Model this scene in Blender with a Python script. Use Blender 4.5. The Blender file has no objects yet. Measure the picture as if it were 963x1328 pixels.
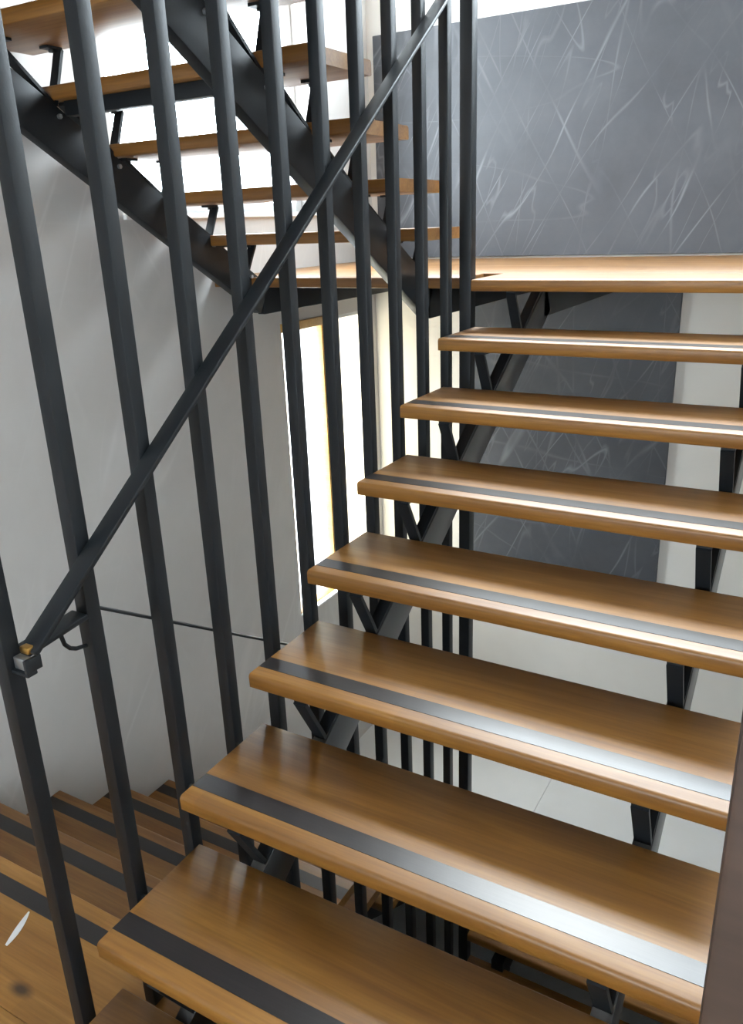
import bpy, bmesh, math, random
from mathutils import Vector, Matrix
random.seed(4)
PI = math.pi
S = bpy.context.scene
C = S.collection

# ------------------------------------------------------------------ camera
CAM = Vector((1.2072, -.8183, 1.4332)); YAW, PITCH, ROLL, FPX = .532, -.3451, -.0381, 1041.65
fw = Vector((-math.sin(YAW) * math.cos(PITCH), math.cos(YAW) * math.cos(PITCH), math.sin(PITCH)))
rt0 = Vector((math.cos(YAW), math.sin(YAW), 0)); up0 = rt0.cross(fw)
rt = math.cos(ROLL) * rt0 + math.sin(ROLL) * up0
up = -math.sin(ROLL) * rt0 + math.cos(ROLL) * up0
cd = bpy.data.cameras.new('camera'); cam = bpy.data.objects.new('camera', cd); C.objects.link(cam)
m = Matrix((rt, up, -fw)).transposed().to_4x4(); m.translation = CAM; cam.matrix_world = m
cd.sensor_fit = 'HORIZONTAL'; cd.sensor_width = 36; cd.lens = FPX / 963 * 36; cd.clip_start = .02
S.camera = cam

# ------------------------------------------------------------------ sky, window portals, exposure
w = bpy.data.worlds.new('overcast_sky'); S.world = w; w.use_nodes = True
bg = w.node_tree.nodes['Background']; bg.inputs[0].default_value = (.84, .92, 1, 1); bg.inputs[1].default_value = 26.0
S.view_settings.view_transform = 'Standard'; S.view_settings.look = 'None'
S.view_settings.gamma = 1; S.view_settings.use_curve_mapping = False
S.view_settings.exposure = 0.03
# hazy sun through the high back window, falling towards the viewer onto the tread fronts
sl = bpy.data.lights.new('hazy_sun', 'SUN'); sl.energy = 4.0; sl.angle = math.radians(9); sl.color = (1, .97, .93)
so = bpy.data.objects.new('hazy_sun', sl); C.objects.link(so)
so.rotation_euler = Vector((.27, -1, -1.2)).to_track_quat('-Z', 'Y').to_euler(); so.location = (0, 8, 8)

def portal(name, loc, sx, sy, d):
    """light portal filling a window opening: only guides sampling of the sky through it"""
    l = bpy.data.lights.new(name, 'AREA'); l.shape = 'RECTANGLE'; l.size = sx; l.size_y = sy; l.cycles.is_portal = True
    o = bpy.data.objects.new(name, l); C.objects.link(o); o.location = loc
    o.rotation_euler = Vector(d).to_track_quat('-Z', 'Y').to_euler()
    return o

# ------------------------------------------------------------------ constants of the stair
g, d, th, r = .2879, .3324, .0413, .175      # going, tread depth, thickness, riser
MS = r / g
YB, XL, XR, YF = 3.6, -1.308, 2.7, -3.4      # room shell
ZL = 7 * r                                   # upper landing
ZF = -.35                                    # floor the camera stands on
ZL2 = ZL - 3.15                              # lower landing
ZB = ZF - 3.15
ZTOP = 4.9
W = 1.16

# ------------------------------------------------------------------ materials
def mat(name, col=(.5, .5, .5), rough=.5, metal=0, spec=.5, coat=0):
    mt = bpy.data.materials.new(name); mt.use_nodes = True
    b = mt.node_tree.nodes['Principled BSDF']
    b.inputs['Base Color'].default_value = (*col, 1); b.inputs['Roughness'].default_value = rough
    b.inputs['Metallic'].default_value = metal; b.inputs['Specular IOR Level'].default_value = spec
    b.inputs['Coat Weight'].default_value = coat
    return mt
class NT:
    def __init__(s, mt): s.t = mt.node_tree; s.b = s.t.nodes['Principled BSDF']
    def n(s, ty, **k):
        x = s.t.nodes.new('ShaderNode' + ty)
        for a, v in k.items():
            if a.startswith('i_'):
                key = a[2:].replace('_', ' ')
                x.inputs[key if not key.isdigit() else int(key)].default_value = v
            else: setattr(x, a, v)
        return x
    def l(s, a, b): s.t.links.new(a, b)
    def ramp(s, src, stops):
        x = s.n('ValToRGB'); e = x.color_ramp.elements
        while len(e) < len(stops): e.new(.5)
        for q, (p, c) in zip(e, stops): q.position = p; q.color = (*c, 1) if len(c) == 3 else c
        s.l(src, x.inputs[0]); return x.outputs[0]
    def mix(s, f, a, b, bt='MIX'):
        x = s.n('Mix', data_type='RGBA', blend_type=bt)
        for i, v in ((0, f), (6, a), (7, b)):
            if isinstance(v, bpy.types.NodeSocket): s.l(v, x.inputs[i])
            else: x.inputs[i].default_value = v if i == 0 else (*v, 1)
        return x.outputs[2]
    def math(s, op, a, b=0):
        x = s.n('Math', operation=op)
        for i, v in ((0, a), (1, b)):
            if isinstance(v, bpy.types.NodeSocket): s.l(v, x.inputs[i])
            else: x.inputs[i].default_value = v
        return x.outputs[0]

def wood(name, c0, c1, c2, rough=.36):
    mt = mat(name, rough=rough, spec=.5, coat=.45); N = NT(mt)
    N.b.inputs['Coat Roughness'].default_value = .5
    tc = N.n('TexCoord').outputs['Object']; oi = N.n('ObjectInfo').outputs['Random']
    off = N.n('CombineXYZ'); sc = N.math('MULTIPLY', oi, 37.0)
    for i in range(3): N.l(sc, off.inputs[i])
    va = N.n('VectorMath', operation='ADD'); N.l(tc, va.inputs[0]); N.l(off.outputs[0], va.inputs[1]); p = va.outputs[0]
    mp = N.n('Mapping'); N.l(p, mp.inputs[0]); mp.inputs['Scale'].default_value = (1.1, 16, 16)
    n1 = N.n('TexNoise', i_Scale=1.0, i_Detail=4.0, i_Roughness=.6, i_Distortion=.6); N.l(mp.outputs[0], n1.inputs[0])
    mp2 = N.n('Mapping'); N.l(p, mp2.inputs[0]); mp2.inputs['Scale'].default_value = (6, 150, 150)
    n2 = N.n('TexNoise', i_Scale=1.0, i_Detail=3.0); N.l(mp2.outputs[0], n2.inputs[0])
    base = N.ramp(n1.outputs[0], [(.3, c0), (.5, c1), (.7, c2)])
    fine = N.ramp(n2.outputs[0], [(.35, (.82, .8, .78)), (.65, (1.06, 1.06, 1.06))])
    col = N.mix(.8, base, fine, 'MULTIPLY')
    # lamellas glued side by side, each slightly different
    mp3 = N.n('Mapping'); N.l(p, mp3.inputs[0]); mp3.inputs['Scale'].default_value = (1.3, 11.5, 1)
    vo = N.n('TexWhiteNoise', noise_dimensions='2D'); fl = N.n('VectorMath', operation='FLOOR')
    N.l(mp3.outputs[0], fl.inputs[0]); N.l(fl.outputs[0], vo.inputs[0])
    lam = N.ramp(vo.outputs[0], [(0, (.88, .87, .86)), (1, (1.07, 1.06, 1.05))])
    col = N.mix(.75, col, lam, 'MULTIPLY')
    # sparse knots
    mp4 = N.n('Mapping'); N.l(p, mp4.inputs[0]); mp4.inputs['Scale'].default_value = (1.5, 3.2, 3.2)
    vk = N.n('TexVoronoi', i_Scale=1.0); N.l(mp4.outputs[0], vk.inputs[0])
    kn = N.ramp(vk.outputs['Distance'], [(.02, (1, 1, 1)), (.075, (0, 0, 0))])
    col = N.mix(kn, col, (.06, .03, .012))
    N.l(col, N.b.inputs['Base Color'])
    rr = N.ramp(n1.outputs[0], [(.3, (rough + .06,) * 3), (.7, (rough - .05,) * 3)]); N.l(rr, N.b.inputs['Roughness'])
    bp = N.n('Bump', i_Strength=.06, i_Distance=.002); N.l(n2.outputs[0], bp.inputs['Height']); N.l(bp.outputs[0], N.b.inputs['Normal'])
    return mt
M_WOOD = wood('lacquered_oak', (.19, .078, .012), (.26, .113, .018), (.34, .162, .031), .43)
M_FLOOR_LIT = wood('oak_floor_lit', (.28, .120, .018), (.34, .157, .027), (.41, .20, .042), .46)  # oak coloured lighter to stand in for stronger light on the floor

def steel_paint():
    mt = mat('black_powder_coat', (.010, .012, .014), .45, 0, .3); N = NT(mt)
    tc = N.n('TexCoord').outputs['Object']; n = N.n('TexNoise', i_Scale=260.0, i_Detail=2.0); N.l(tc, n.inputs[0])
    bp = N.n('Bump', i_Strength=.12, i_Distance=.001); N.l(n.outputs[0], bp.inputs['Height']); N.l(bp.outputs[0], N.b.inputs['Normal'])
    n2 = N.n('TexNoise', i_Scale=5.0); N.l(tc, n2.inputs[0])
    N.l(N.ramp(n2.outputs[0], [(.3, (.008, .010, .012)), (.7, (.013, .016, .019))]), N.b.inputs['Base Color'])
    return mt
M_STEEL = steel_paint()
M_BEAM = steel_paint(); M_BEAM.name = 'black_gloss_paint'; _p = M_BEAM.node_tree.nodes['Principled BSDF']; _p.inputs['Roughness'].default_value = .3; _p.inputs['Specular IOR Level'].default_value = 1.0
def strip_mat():
    mt = mat('dark_grip_inlay', (.03, .024, .026), .36, 0, .6, .25); N = NT(mt)
    N.b.inputs['Coat Roughness'].default_value = .25
    tc = N.n('TexCoord').outputs['Object']; mp = N.n('Mapping'); N.l(tc, mp.inputs[0]); mp.inputs['Scale'].default_value = (8, 300, 60)
    n = N.n('TexNoise', i_Scale=1.0, i_Detail=3.0); N.l(mp.outputs[0], n.inputs[0])
    N.l(N.ramp(n.outputs[0], [(.3, (.008, .006, .006)), (.7, (.015, .011, .011))]), N.b.inputs['Base Color'])
    bp = N.n('Bump', i_Strength=.08, i_Distance=.001); N.l(n.outputs[0], bp.inputs['Height']); N.l(bp.outputs[0], N.b.inputs['Normal'])
    return mt
M_STRIP = strip_mat()

def marble(name, base, base2, vein, vein_amt, sc=1.0, rough=.35, rot=(0, .6, 0)):
    mt = mat(name, base, rough); N = NT(mt)
    tc = N.n('TexCoord').outputs['Object']
    n0 = N.n('TexNoise', i_Scale=2.2 * sc, i_Detail=6.0, i_Roughness=.65); N.l(tc, n0.inputs[0])
    col = N.ramp(n0.outputs[0], [(.3, base), (.7, base2)])
    mask = N.n('TexNoise', i_Scale=3.4 * sc, i_Detail=1.0); N.l(tc, mask.inputs[0])
    mk = N.ramp(mask.outputs[0], [(.44, (.12, .12, .12)), (.66, (1, 1, 1))])
    tot = None
    ax = 0 if rot == 'x' else 1
    for k, (a, s1, wd, amt) in enumerate(((-.55, 1.5, .010, 1.0), (-.42, 3.2, .012, .55), (.5, 1.1, .008, .6), (-.05, 1.3, .008, .5), (1.5, 1.2, .006, .35))):
        mr = N.n('Mapping'); N.l(tc, mr.inputs[0]); ro = [0, 0, 0]; ro[ax] = -a if rot == 'x' else a; mr.inputs['Rotation'].default_value = ro
        mp = N.n('Mapping'); N.l(mr.outputs[0], mp.inputs[0])
        mp.inputs['Location'].default_value = (k * 3.1, k * 1.7, k * 5.3)
        mp.inputs['Scale'].default_value = (1, 1, .13)
        n = N.n('TexNoise', i_Scale=s1 * sc * 3.0, i_Detail=1.5, i_Roughness=.4, i_Distortion=.05); N.l(mp.outputs[0], n.inputs[0])
        ab = N.math('ABSOLUTE', N.math('SUBTRACT', n.outputs[0], .5))
        v = N.ramp(ab, [(0, (1, 1, 1)), (wd, (0, 0, 0))])
        v = N.mix(1, v, mk, 'MULTIPLY')
        v = N.math('MULTIPLY', v, amt)
        tot = v if tot is None else N.math('MAXIMUM', tot, v)
    N.l(N.mix(N.math('MULTIPLY', tot, vein_amt), col, vein), N.b.inputs['Base Color'])
    return mt
M_DARK = marble('dark_grey_marble', (.054, .057, .066), (.084, .088, .099), (.27, .28, .31), .5, 1.0, .5)
M_LIGHT = marble('pale_marble_panel', (.56, .54, .52), (.64, .62, .60), (.74, .72, .70), .45, .5, .45, 'x')
def plaster(name, c, rough=.85):
    mt = mat(name, c, rough); N = NT(mt); tc = N.n('TexCoord').outputs['Object']
    n = N.n('TexNoise', i_Scale=3.0, i_Detail=5.0); N.l(tc, n.inputs[0])
    N.l(N.ramp(n.outputs[0], [(.3, tuple(x * .96 for x in c)), (.7, tuple(min(1, x * 1.03) for x in c))]), N.b.inputs['Base Color'])
    n2 = N.n('TexNoise', i_Scale=90.0, i_Detail=3.0); N.l(tc, n2.inputs[0])
    bp = N.n('Bump', i_Strength=.1, i_Distance=.002); N.l(n2.outputs[0], bp.inputs['Height']); N.l(bp.outputs[0], N.b.inputs['Normal'])
    return mt
M_WALL = plaster('cream_plaster', (.78, .75, .70))
M_WHITE = plaster('white_paint', (.82, .82, .81))
M_TILE = plaster('pale_floor_tile', (.80, .81, .82), .3)
M_BROWN = wood('dark_walnut_post', (.028, .014, .009), (.038, .020, .013), (.05, .027, .018), .6)
M_GOLD = wood('golden_pine_frame', (.50, .27, .055), (.60, .34, .08), (.66, .40, .11), .4)
M_CHROME = mat('brushed_steel', (.42, .44, .45), .5, 1)
M_GLINT = mat('orange_glint', (.62, .36, .10), .35, 1)  # orange reflection on the rail end, put into a metal colour
M_GLASS = bpy.data.materials.new('window_glass'); M_GLASS.use_nodes = True
_t = M_GLASS.node_tree; _t.nodes.clear()
_o = _t.nodes.new('ShaderNodeOutputMaterial'); _m = _t.nodes.new('ShaderNodeMixShader'); _tr = _t.nodes.new('ShaderNodeBsdfTransparent'); _gl = _t.nodes.new('ShaderNodeBsdfGlossy')
_gl.inputs['Roughness'].default_value = .02; _m.inputs[0].default_value = .05; _tr.inputs[0].default_value = (.95, .97, .97, 1)
_t.links.new(_tr.outputs[0], _m.inputs[1]); _t.links.new(_gl.outputs[0], _m.inputs[2]); _t.links.new(_m.outputs[0], _o.inputs[0])
M_FROST = mat('cream_frosted_glass', (.55, .52, .45), .6)
_b = M_FROST.node_tree; _tl = _b.nodes.new('ShaderNodeBsdfTranslucent'); _tl.inputs[0].default_value = (.62, .58, .49, 1); _b.links.new(_tl.outputs[0], _b.nodes['Material Output'].inputs[0])
M_GROUND = plaster('pale_concrete', (.5, .49, .47))
M_ROOF = plaster('red_clay', (.42, .12, .08))

# ------------------------------------------------------------------ mesh helpers
class MB:
    def __init__(s): s.v = []; s.f = []
    def hexa(s, p):      # 8 points: bottom 4 ccw, top 4 ccw
        n = len(s.v); s.v += [tuple(q) for q in p]
        s.f += [tuple(n + i for i in q) for q in ((3, 2, 1, 0), (4, 5, 6, 7), (0, 1, 5, 4), (1, 2, 6, 5), (2, 3, 7, 6), (3, 0, 4, 7))]
        return s
    def box(s, x0, x1, y0, y1, z0, z1):
        return s.hexa([(x0, y0, z0), (x1, y0, z0), (x1, y1, z0), (x0, y1, z0), (x0, y0, z1), (x1, y0, z1), (x1, y1, z1), (x0, y1, z1)])
    def prism_x(s, poly, x0, x1):   # polygon in (y,z), extruded along X
        n = len(s.v); k = len(poly)
        s.v += [(x0, y, z) for y, z in poly] + [(x1, y, z) for y, z in poly]
        s.f += [tuple(n + i for i in range(k))[::-1], tuple(n + k + i for i in range(k))]
        s.f += [(n + i, n + (i + 1) % k, n + k + (i + 1) % k, n + k + i) for i in range(k)]
        return s
    def cyl(s, a, b, rad, n=12):
        a, b = Vector(a), Vector(b); ax = (b - a).normalized(); u = ax.orthogonal().normalized(); v = ax.cross(u); k = len(s.v)
        for p in (a, b):
            for i in range(n): t = 2 * PI * i / n; s.v.append(tuple(p + rad * (math.cos(t) * u + math.sin(t) * v)))
        s.f += [tuple(k + i for i in range(n))[::-1], tuple(k + n + i for i in range(n))]
        s.f += [(k + i, k + (i + 1) % n, k + n + (i + 1) % n, k + n + i) for i in range(n)]
        return s
    def sweep(s, pts, prof, upv=(0, 0, 1)):   # profile (a along side, b along normal) swept along points
        k0 = len(s.v); m_ = len(prof); P = [Vector(p) for p in pts]
        for i, p in enumerate(P):
            t = ((P[min(i + 1, len(P) - 1)] - p).normalized() + (p - P[max(i - 1, 0)]).normalized()).normalized()
            side = t.cross(Vector(upv)).normalized(); nn = side.cross(t).normalized()
            for a, b in prof: s.v.append(tuple(p + a * side + b * nn))
        for i in range(len(P) - 1):
            for j in range(m_):
                a = k0 + i * m_ + j; b = k0 + i * m_ + (j + 1) % m_
                s.f.append((a, b, b + m_, a + m_))
        s.f.append(tuple(k0 + j for j in range(m_))[::-1]); s.f.append(tuple(k0 + (len(P) - 1) * m_ + j for j in range(m_)))
        return s
    def mesh(s, name, mt, bevel=0, seg=2):
        me = bpy.data.meshes.new(name); me.from_pydata(s.v, [], s.f); me.materials.append(mt)
        bm = bmesh.new(); bm.from_mesh(me); bmesh.ops.recalc_face_normals(bm, faces=bm.faces)
        if bevel:
            es = [e for e in bm.edges if len(e.link_faces) == 2 and e.calc_face_angle(0) > .6]
            bmesh.ops.bevel(bm, geom=es, offset=bevel, segments=seg, affect='EDGES', profile=.5)
            for f in bm.faces: f.smooth = True
        bm.to_mesh(me); bm.free()
        if bevel: me.set_sharp_from_angle(angle=.7)
        return me
    def build(s, name, mt, parent=None, bevel=0, seg=2):
        return link(name, s.mesh(name, mt, bevel, seg), parent)
def link(name, me, parent=None, loc=(0, 0, 0)):
    o = bpy.data.objects.new(name, me); C.objects.link(o); o.location = loc
    if parent is not None: o.parent = parent
    return o
def tag(o, label=None, cat=None, group=None, kind=None):
    for k, v in (('label', label), ('category', cat), ('group', group), ('kind', kind)):
        if v: o[k] = v
    return o
def empty(name, loc=(0, 0, 0), **k):
    o = bpy.data.objects.new(name, None); C.objects.link(o); o.location = loc; o.empty_display_size = .1
    return tag(o, **k)

def grid_wall(mb, a0, a1, b0, b1, holes, put):
    A = sorted({a0, a1, *[h[i] for h in holes for i in (0, 1)]}); B = sorted({b0, b1, *[h[i] for h in holes for i in (2, 3)]})
    for i in range(len(A) - 1):
        for j in range(len(B) - 1):
            ca, cb = (A[i] + A[i + 1]) / 2, (B[j] + B[j + 1]) / 2
            if any(h[0] < ca < h[1] and h[2] < cb < h[3] for h in holes): continue
            put(mb, A[i], A[i + 1], B[j], B[j + 1])

# ------------------------------------------------------------------ room shell
WT = .22
WIN1 = (2.60, 3.01, -.715, .945)           # left wall, beside the lower landing: y0,y1,z0,z1
WIN5 = (3.03, 3.56, -.715, .945)
WIN2 = (1.62, 3.01, 1.50, 2.85)            # left wall, above the upper landing
WIN3 = (-1.15, 2.45, 2.52, 4.10)           # back wall, above the dark marble: x0,x1,z0,z1
WIN_FILL = (.2, 1.8, .85, 2.1)               # unseen opening added in the front wall for fill light
mb = MB(); grid_wall(mb, YF, YB + WT, ZB, ZTOP, [WIN1, WIN2, WIN5], lambda b, y0, y1, z0, z1: b.box(XL - WT, XL, y0, y1, z0, z1))
tag(mb.build('wall_left', M_LIGHT), kind='structure')
mb = MB(); grid_wall(mb, XL, XR, ZB, ZTOP, [WIN3], lambda b, x0, x1, z0, z1: b.box(x0, x1, YB, YB + WT, z0, z1))
tag(mb.build('wall_back', M_WALL), kind='structure')
mb = MB().box(XR, XR + WT, YF, YB + WT, ZB, ZTOP); tag(mb.build('wall_right', M_WHITE), kind='structure')
mb = MB(); grid_wall(mb, XL, XR, ZB, ZTOP, [WIN_FILL], lambda b, x0, x1, z0, z1: b.box(x0, x1, YF - WT, YF, z0, z1))
tag(mb.build('wall_front', M_WHITE), kind='structure')
tag(MB().box(XL - WT, XR + WT, YF - WT, YB + WT, ZTOP, ZTOP + .2).build('ceiling', M_WHITE), kind='structure')
ZU = 2.72
fl = MB().box(XL, XR, YF, g, ZF - .30, ZF - .04).build('floor', M_WHITE); tag(fl, kind='structure')
# floor boards: long planks laid across, last one is the nosing board with the dark inlay
y = g
k = 0
while y > YF + .01:
    y0 = max(y - (d if k == 0 else .24), YF)
    o = MB().box(XL, XR, y0 + .0008, y, ZF - .04, ZF).build('floor_board', M_FLOOR_LIT, fl, .0012, 1)
    if k == 0: MB().box(XL + .002, XR, y - .095, y - .045, ZF - .003, ZF + .0008).build('inlay_strip', M_STRIP, o)
    y = y0; k += 1
tag(MB().box(XL, XR, YF, g, ZU - .3, ZU).build('floor_upper', M_WHITE), kind='structure')
tag(MB().box(XL, XR, YF, YB, ZB - .2, ZB).build('floor_lower', M_TILE), kind='structure')

def window(name, axis, w_, depth, frame_m, fw_=.05, mull=()):
    """framed pane in an opening. axis 'x': opening in a wall of constant X."""
    a0, a1, z0, z1 = w_
    root = empty(name, kind='structure')
    def bx(b, a, c, e, f, t0, t1):
        return b.box(t0, t1, a, c, e, f) if axis == 'x' else b.box(a, c, t0, t1, e, f)
    t0, t1 = depth - .03, depth + .03
    for nm, q in (('frame_stile', (a0, a0 + fw_, z0, z1)), ('frame_stile', (a1 - fw_, a1, z0, z1)), ('frame_rail', (a0 + fw_, a1 - fw_, z0, z0 + fw_)), ('frame_rail', (a0 + fw_, a1 - fw_, z1 - fw_, z1))):
        bx(MB(), *q, t0, t1).build(nm, frame_m, root, .003)
    for mm in mull: bx(MB(), mm - fw_ / 2, mm + fw_ / 2, z0 + fw_, z1 - fw_, t0, t1).build('mullion', frame_m, root, .003)
    cuts = [a0 + fw_] + list(mull) + [a1 - fw_]
    for i in range(len(cuts) - 1): bx(MB(), cuts[i] + (fw_ / 2 if i else 0), cuts[i + 1] - (fw_ / 2 if i < len(mull) else 0), z0 + fw_, z1 - fw_, depth - .004, depth + .004).build('pane', M_GLASS, root)
    return root
w1 = window('window_1', 'x', WIN1, XL - .035, M_GOLD, .016)
MB().box(XL - .004, XL + .03, WIN1[0], WIN1[1], WIN1[2], WIN1[2] + .012).build('window_sill', M_WHITE, w1, .002)
MB().box(XL - .004, XL + .02, WIN1[0], WIN1[1], WIN1[3] - .03, WIN1[3] + .015).build('lintel_board', M_GOLD, w1, .002)
w5 = window('window_5', 'x', WIN5, XL - .035, M_WHITE, .02)
for ch in w5.children:
    if ch.name.startswith('pane'): ch.data.materials[0] = M_FROST
w2 = window('window_2', 'x', WIN2, XL - .13, M_WHITE, .05, ())
MB().box(XL - .10, XL + .02, WIN2[0], WIN2[1], WIN2[2] - .02, WIN2[2] + .0).build('window_sill', M_WHITE, w2, .002)
w3 = window('window_3', 'y', WIN3, YB + .12, M_WHITE, .06, (.05, 1.25))
w4 = window('fill_window', 'y', WIN_FILL, YF - .12, M_WHITE, .06, ())  # unseen window added behind the camera to brighten the stair
portal('portal_1', (XL - .2, (WIN1[0] + WIN1[1]) / 2, (WIN1[2] + WIN1[3]) / 2), WIN1[1] - WIN1[0], WIN1[3] - WIN1[2], (1, 0, 0))
portal('portal_5', (XL - .2, (WIN5[0] + WIN5[1]) / 2, (WIN5[2] + WIN5[3]) / 2), WIN5[1] - WIN5[0], WIN5[3] - WIN5[2], (1, 0, 0))
portal('portal_2', (XL - .2, (WIN2[0] + WIN2[1]) / 2, (WIN2[2] + WIN2[3]) / 2), WIN2[1] - WIN2[0], WIN2[3] - WIN2[2], (1, 0, 0))
portal('portal_3', ((WIN3[0] + WIN3[1]) / 2, YB + .2, (WIN3[2] + WIN3[3]) / 2), WIN3[1] - WIN3[0], WIN3[3] - WIN3[2], (0, -1, 0))
portal('portal_fill', ((WIN_FILL[0] + WIN_FILL[1]) / 2, YF - .2, (WIN_FILL[2] + WIN_FILL[3]) / 2), WIN_FILL[1] - WIN_FILL[0], WIN_FILL[3] - WIN_FILL[2], (0, 1, 0))

# dark marble cladding on the back wall
o = MB().box(-1.262, XR - .01, YB - .02, YB - .002, ZL + .01, 2.40).build('marble_panel', M_DARK, None, .002, 1)
tag(o, 'large dark grey veined marble panel on the back wall above the upper landing', 'wall panel')
o = MB().box(-.685, .482, YB - .02, YB - .002, -.62, ZL - th - .003).build('marble_panel', M_DARK, None, .002, 1)
tag(o, 'smaller dark grey veined marble panel seen through the open treads below the upper landing', 'wall panel')

# brown post at the right edge
o = MB().box(1.193, 1.46, -.50, -.31, ZF, ZU - .3).build('door_post', M_BROWN, None, .004)
tag(o, 'dark walnut brown post beside the tread ends at the right edge', 'post')

# ------------------------------------------------------------------ stair pieces
def tread_meshes(x0, x1, sgn):
    """board with rounded nosing at local y=0 running back to sgn*d ; top at z=0"""
    rr = .010; prof = []
    for k in range(5): t = PI / 2 * k / 4; prof.append((rr - rr * math.sin(t), -rr + rr * math.cos(t)))
    prof = [(d - .003, 0)] + prof[::1]
    for k in range(1, 4): t = PI / 2 * k / 3; prof.append((.006 - .006 * math.cos(t), -th + .006 - .006 * math.sin(t)))
    prof += [(d - .003, -th), (d, -th + .003), (d, -.003)]
    b = MB().prism_x([(sgn * y, z) for y, z in prof], x0, x1)
    me = b.mesh('tread', M_WOOD)
    for p in me.polygons: p.use_smooth = True
    me.set_sharp_from_angle(angle=.9)
    y0, y1 = sorted((sgn * .044, sgn * .095))
    ms = MB().box(x0 + .001, x1 - .001, y0, y1, -.002, .0008).mesh('inlay_strip', M_STRIP)
    return me, ms

BW = .036   # bracket bar width
def bracket_mesh(sgn, a=.088, b=-.199, p1=.008, p2=.318, x=0):
    """V of bent flat bar: apex on the stringer, two legs up to a foot plate each under the tread"""
    t = .011; mb = MB(); zt = -th - .0005
    def leg(p):
        A = Vector((0, sgn * a, b + .002)); B = Vector((0, sgn * p, zt - .006)); dr = (B - A).normalized(); n = Vector((0, -dr.z, dr.y)) * t / 2
        ax = Vector((BW / 2, 0, 0))
        mb.hexa([A - n - ax, A - n + ax, A + n + ax, A + n - ax, B - n - ax, B - n + ax, B + n + ax, B + n - ax])
    leg(p1); leg(p2)
    for p, q in ((p1, p1 + .06), (p2, p2 - .06)):
        y0, y1 = sorted((sgn * p, sgn * q)); mb.box(-BW / 2, BW / 2, y0, y1, zt - .008, zt)
        mb.cyl((0, sgn * (p + q) / 2 * 1.0, zt - .016), (0, sgn * (p + q) / 2, zt - .006), .009, 6)
    return mb.mesh('tread_bracket', M_STEEL)

def stringer(parent, x, pts, h, wd=.042, mt=None):
    """rectangular tube following pts (y,z of the top edge); mitred bend"""
    P = [Vector((0, *p)) for p in pts]; poly_b = []
    for i, p in enumerate(P):
        ds = []
        if i > 0: ds.append((p - P[i - 1]).normalized())
        if i < len(P) - 1: ds.append((P[i + 1] - p).normalized())
        t = sum(ds, Vector()).normalized(); n = Vector((0, t.z, -t.y))
        if n.z > 0: n = -n
        k = 1 / max(.5, abs(n.dot(Vector((0, ds[0].z, -ds[0].y)))))
        poly_b.append(p + n * h * k)
    poly = [(p.y, p.z) for p in P] + [(p.y, p.z) for p in reversed(poly_b)]
    return MB().prism_x(poly, x - wd / 2, x + wd / 2).build('stringer', mt or M_STEEL, parent, .004)

# --- flight A: right, rising away from the camera
XS1, XS2 = .152, .9855
AP_A, AP_B = .088, -.199
fa = empty('stair_flight', (0, 0, ZF), label='open flight of oak treads on the right, rising away to the upper landing', cat='staircase')
def inflight(o, root): o.location = Vector(o.location) - Vector(root.location); return o
def flight(root, x0, x1, xs, first, n, y0, z0, gy, rz, sgn, brk_sgn, Hp):
    me, ms = tread_meshes(x0, x1, sgn)
    mbk = bracket_mesh(sgn)
    for k in range(first, first + n):
        t = inflight(link('tread', me, root, (0, y0 + k * gy, z0 + k * rz)), root)
        link('inlay_strip', ms, t)
        for x in xs: inflight(link('tread_bracket', mbk, root, (x, y0 + k * gy, z0 + k * rz)), root)
flight(fa, 0, W, (XS1, XS2), -1, 8, 0, 0, g, r, 1, 1, 0)
yl0 = AP_A + (ZF - AP_B) / MS
ztop = ZL - th - .001
yend = AP_A + (ztop - AP_B) / MS
for x in (XS1, XS2):
    s = stringer(fa, x, [(yl0 + .001, ZF + .001), (yend, ztop)], .125, .042, M_BEAM); s.location = -Vector(fa.location)
    b = MB().box(x - .06, x + .06, yl0 - .02, yl0 + .32, ZF + .0005, ZF + .012).build('foot_plate', M_STEEL, fa, .001, 1); b.location = -Vector(fa.location)

# --- upper landing
YLL = 2.12                                   # left part edge
lr = empty('stair_landing', (0, YB, ZL), label='oak upper landing under the dark marble wall, on black steel beams', cat='landing')
def li(o): o.location = Vector(o.location) - Vector(lr.location); return o
me, ms = tread_meshes(0, XR - .02, 1)
o = li(link('nosing_board', me, lr, (0, 7 * g, ZL)))
nx = [YLL if False else 7 * g + d + .001]
y = 7 * g + d + .001; yy = [y, 2.66, 2.97, 3.28, YB - .0225]
for i in range(4): li(MB().box(XL + .002, XR - .02, yy[i], yy[i + 1] - .0015, ZL - th, ZL).build('landing_board', M_WOOD, lr, .0012, 1))
li(MB().box(XL + .002, -.085, YLL, y - .0015, ZL - th, ZL).build('landing_board', M_WOOD, lr, .004, 2))
XU1, XU2 = -1.1135, -.28
for x, ys in ((XS1, yend - .02), (XS2, yend - .02), (XU1, 2.20), (XU2, 2.20)):
    li(MB().box(x - .021, x + .021, ys, YB - .0225, ZL - th - .126, ZL - th - .001).build('beam', M_STEEL, lr, .004))
mbk = bracket_mesh(1)
for x in (XS1, XS2): li(link('tread_bracket', mbk, lr, (x, 7 * g, ZL)))

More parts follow.
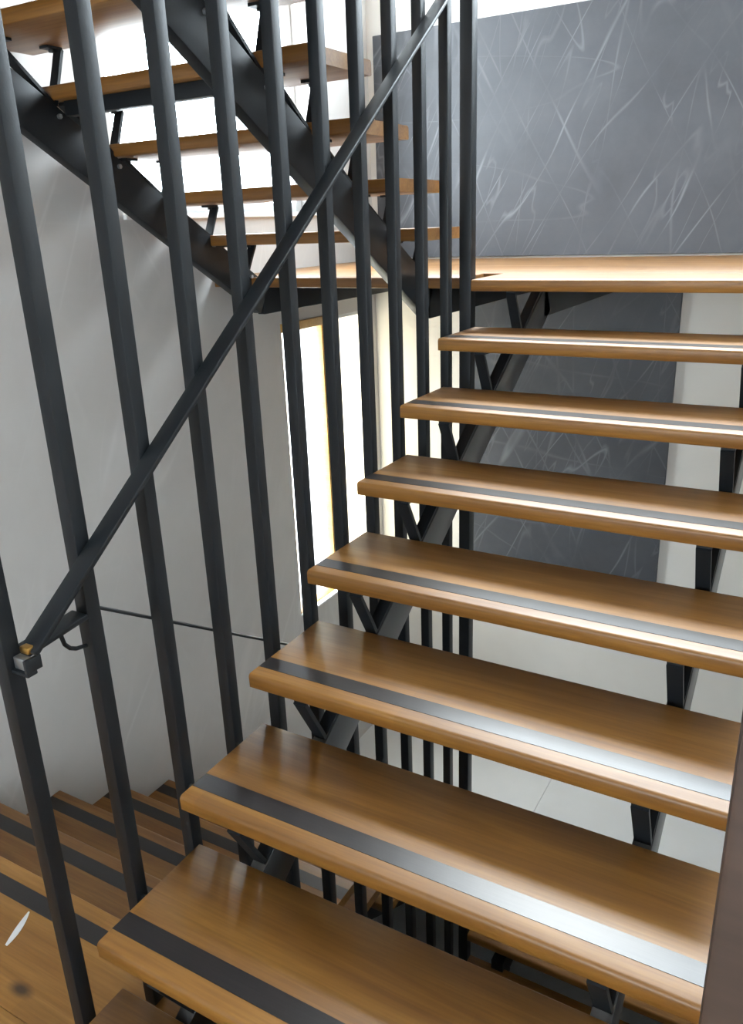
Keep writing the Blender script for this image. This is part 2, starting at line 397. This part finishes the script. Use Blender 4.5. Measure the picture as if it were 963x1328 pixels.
# --- flight B: left, rising from the upper landing back over the camera
GU, RU = .232, .158
YU1, ZU1 = 2.205, 1.409
fb = empty('stair_flight', (-.7, YLL, ZL), label='upper left flight of oak treads seen from below, rising from the landing towards the viewer', cat='staircase')
XB0, XB1 = -1.265, -.105
meb, msb = tread_meshes(XB0, XB1, -1)
NU = 8
for k in range(NU):
    yk, zk = YU1 - k * GU, ZU1 + k * RU
    t = inflight(link('tread', meb, fb, (0, yk, zk)), fb); link('inlay_strip', msb, t)
    # bracket apex sits on the stringer top line z = 2.5467 - MS*y
    ya = yk - .088; za = 2.5467 - MS * ya
    mk = bracket_mesh(-1, .088, za - zk, .03, .28)
    for x in (XU1, XU2): inflight(link('tread_bracket', mk, fb, (x, yk, zk)), fb)
bolt = MB().cyl((0, 0, 0), (.010, 0, 0), .008, 6).mesh('bolt', M_CHROME)
for k in range(NU):
    for x in (XU1, XU2):
        ya = YU1 - k * GU - .088
        inflight(link('bolt', bolt, fb, (x + .0212, ya, 2.5467 - MS * ya - .03)), fb)
for x in (XU1, XU2):
    yb = (2.5467 - (ZL - th - .001)) / MS
    s = stringer(fb, x, [(yb, ZL - th - .001), (.30, 2.5467 - MS * .30)], .138, .042); s.location = -Vector(fb.location)
o = MB().box(XU1 + .03, XU2 - .03, YU1 - 3 * GU - .30, YU1 - 3 * GU - .26, ZU1 + 3 * RU - th - .045, ZU1 + 3 * RU - th - .001).build('cross_bar', M_STEEL, fb, .002); o.location = -Vector(fb.location)

# --- flight C: left, falling away from the viewer's floor to the lower landing
fc = empty('stair_flight', (-.7, g, ZF), label='lower left flight of oak treads with black inlays, falling away beside the pale wall', cat='staircase')
mec, msc = tread_meshes(XL + .002, -.085, -1)
mkc = bracket_mesh(-1)
for k in range(1, 9):
    yk, zk = g + k * g, ZF - k * r
    t = inflight(link('tread', mec, fc, (0, yk, zk)), fc); link('inlay_strip', msc, t)
    for x in (XU1, XU2): inflight(link('tread_bracket', mkc, fc, (x, yk, zk)), fc)
for x in (XU1, XU2):
    c0 = (ZF - r + AP_B) + MS * (2 * g - AP_A)
    s = stringer(fc, x, [(g + .01, c0 - MS * (g + .01)), ((c0 - ZL2 + .06) / MS, ZL2 - .06)], .125); s.location = -Vector(fc.location)

# --- lower landing and the first part of the flight below it
l2 = empty('stair_landing', (0, YB, ZL2), label='lower landing with an oak edge board and pale tiles, glimpsed below the treads', cat='landing')
def lj(o): o.location = Vector(o.location) - Vector(l2.location); return o
o = lj(link('nosing_board', me, l2, (0, 7 * g, ZL2))); link('inlay_strip', ms, o)
lj(MB().box(0, XR - .02, 7 * g + d + .001, YB - .003, ZL2 - .12, ZL2).build('tile_bed', M_TILE, l2, .001, 1))
lj(MB().box(XL + .002, -.002, 9 * g + .02, YB - .003, ZL2 - .12, ZL2).build('tile_bed', M_TILE, l2, .001, 1))
for x in (XS1, XS2): lj(MB().box(x - .03, x + .03, 7 * g + .02, YB - .002, ZL2 - .25, ZL2 - .121).build('beam', M_STEEL, l2))
fd = empty('stair_flight', (.5, 0, ZB), label='lowest right flight of oak treads, glimpsed through the gap above the nearest tread', cat='staircase')
med, msd = tread_meshes(0, W, 1)
for k in range(-1, 7):
    t = inflight(link('tread', med, fd, (0, k * g, k * r - 3.15)), fd); link('inlay_strip', msd, t)
    for x in (XS1, XS2): inflight(link('tread_bracket', mbk, fd, (x, k * g, k * r - 3.15)), fd)
for x in (XS1, XS2):
    s = stringer(fd, x, [(yl0 + .001, ZB + .001), (7 * g + .1, AP_B + (7 * g + .1 - AP_A) * MS - 3.15)], .125); s.location = -Vector(fd.location)

# ------------------------------------------------------------------ railing
XBAR, YB0, SB, A = -.037, -.0375, .1914, .034
rl = empty('stair_railing', (XBAR, YB0, ZF), label='black steel railing of tall square bars with a sloping flat handrail, in the stair well', cat='railing')
def ri(o): o.location = Vector(o.location) - Vector(rl.location); return o
ZBT = -2.6
bar = MB().box(-A / 2, A / 2, -A / 2, A / 2, ZBT, ZTOP - .002).mesh('baluster', M_STEEL, .003, 2)
bar_f = MB().box(-A / 2, A / 2, -A / 2, A / 2, ZF + .001, ZU - .302).mesh('baluster', M_STEEL, .003, 2)
post = MB().box(-.024, .024, -.024, .024, ZBT, ZTOP - .002).mesh('end_post', M_STEEL, .004, 2)
for k in range(0, 12):
    y = YB0 + k * SB
    if k == 11: ri(link('end_post', post, rl, (XBAR, y, 0)))
    else: ri(link('baluster', bar_f if y < g + .02 else bar, rl, (XBAR, y, 0)))
def flat(w_, t_): return [(-w_ / 2, -t_ / 2), (w_ / 2, -t_ / 2), (w_ / 2, t_ / 2), (-w_ / 2, t_ / 2)]
XH, SH = .004, .752
def hz(y): return .722 + SH * (y + .02)
hr = ri(MB().sweep([(XH, -.022, hz(-.022)), (XH, 2.10, hz(2.10))], flat(.044, .012)).build('handrail', M_STEEL, rl, .003))
tag(hr, 'sloping flat steel handrail in front of the bars')
# turned end: short level piece between the first two bars, hooked stay, and the falling rail on the far side
ri(MB().sweep([(-.040, -.018, .702), (-.040, .136, .716)], flat(.046, .012)).build('rail_return', M_STEEL, rl, .003))
ri(MB().box(-.024, .024, -.046, -.024, .684, .6915).build('end_bracket', M_STEEL, rl, .002)); ri(MB().box(.0165, .024, -.046, -.012, .6915, .718).build('end_bracket', M_STEEL, rl, .001))
hk = [(-.040, .082, .712), (-.040, .083, .690), (-.040, .087, .672), (-.040, .098, .658), (-.040, .112, .650), (-.040, .138, .645)]
circ = [(.0045 * math.cos(2 * PI * k / 8), .0045 * math.sin(2 * PI * k / 8)) for k in range(8)]
ri(MB().sweep(hk, circ, (1, 0, 0)).build('rail_hook', M_STEEL, rl))
cp = ri(MB().box(-.018, .016, -.040, -.024, .692, .716).build('rail_end_cap', M_CHROME, rl, .002)); tag(cp, 'bare brushed steel end cap of the handrail')
sc_ = ri(MB().box(-.011, .013, -.029, -.010, .7195, .7335).build('rail_glint', M_GLINT, rl, .003)); tag(sc_, 'brass coloured block standing in for a reflection on the handrail end')  # small block coloured as the orange reflection at the rail tip
lo = ri(MB().sweep([(-.078, .175, .712), (-.078, 2.0, .712 - .64 * 1.825)], flat(.040, .006)).build('handrail', M_STEEL, rl, .001))
tag(lo, 'thin flat rail falling along the far side of the bars')
# short spacer bolts that hold the bars to the ends of the treads
for k in range(1, 12):
    y = YB0 + k * SB
    kk = int(round(y / g - .35)); 
    if 0 <= kk <= 7 and 0.01 < y - kk * g < d - .01:
        ri(MB().cyl((XBAR + A / 2 - .002, y, kk * r - .02), (.001, y, kk * r - .02), .007, 8).build('spacer_bolt', M_STEEL, rl))

# ------------------------------------------------------------------ outside the lower window
tag(MB().box(-60, XL - WT - .01, -40, 40, -4.2, -4.0).build('ground', M_GROUND), kind='structure')

# scrap of white paper on the floor boards
pb = []
for k in range(9):
    t = k / 8; wd_ = .010 * math.sin(PI * min(1, t * .8 + .12))
    x = -.506 - .028 * t - .012 * t * t; y = .080 + .105 * t
    pb.append((x, y, wd_))
b = MB(); n = len(pb)
for x, y, q in pb: b.v += [(x - q, y, 0), (x + q, y, 0), (x - q, y, .0012), (x + q, y, .0012)]
for k in range(n - 1):
    i, j = 4 * k, 4 * k + 4
    b.f += [(i, i + 1, j + 1, j), (i + 2, j + 2, j + 3, i + 3), (i, j, j + 2, i + 2), (i + 1, i + 3, j + 3, j + 1)]
b.f += [(0, 2, 3, 1), (4 * n - 4, 4 * n - 3, 4 * n - 1, 4 * n - 2)]
o = b.build('paper_scrap', M_WHITE); o.location = (0, 0, ZF + .0002)
tag(o, 'curved sliver of white paper lying on the oak floor at bottom left', 'paper')
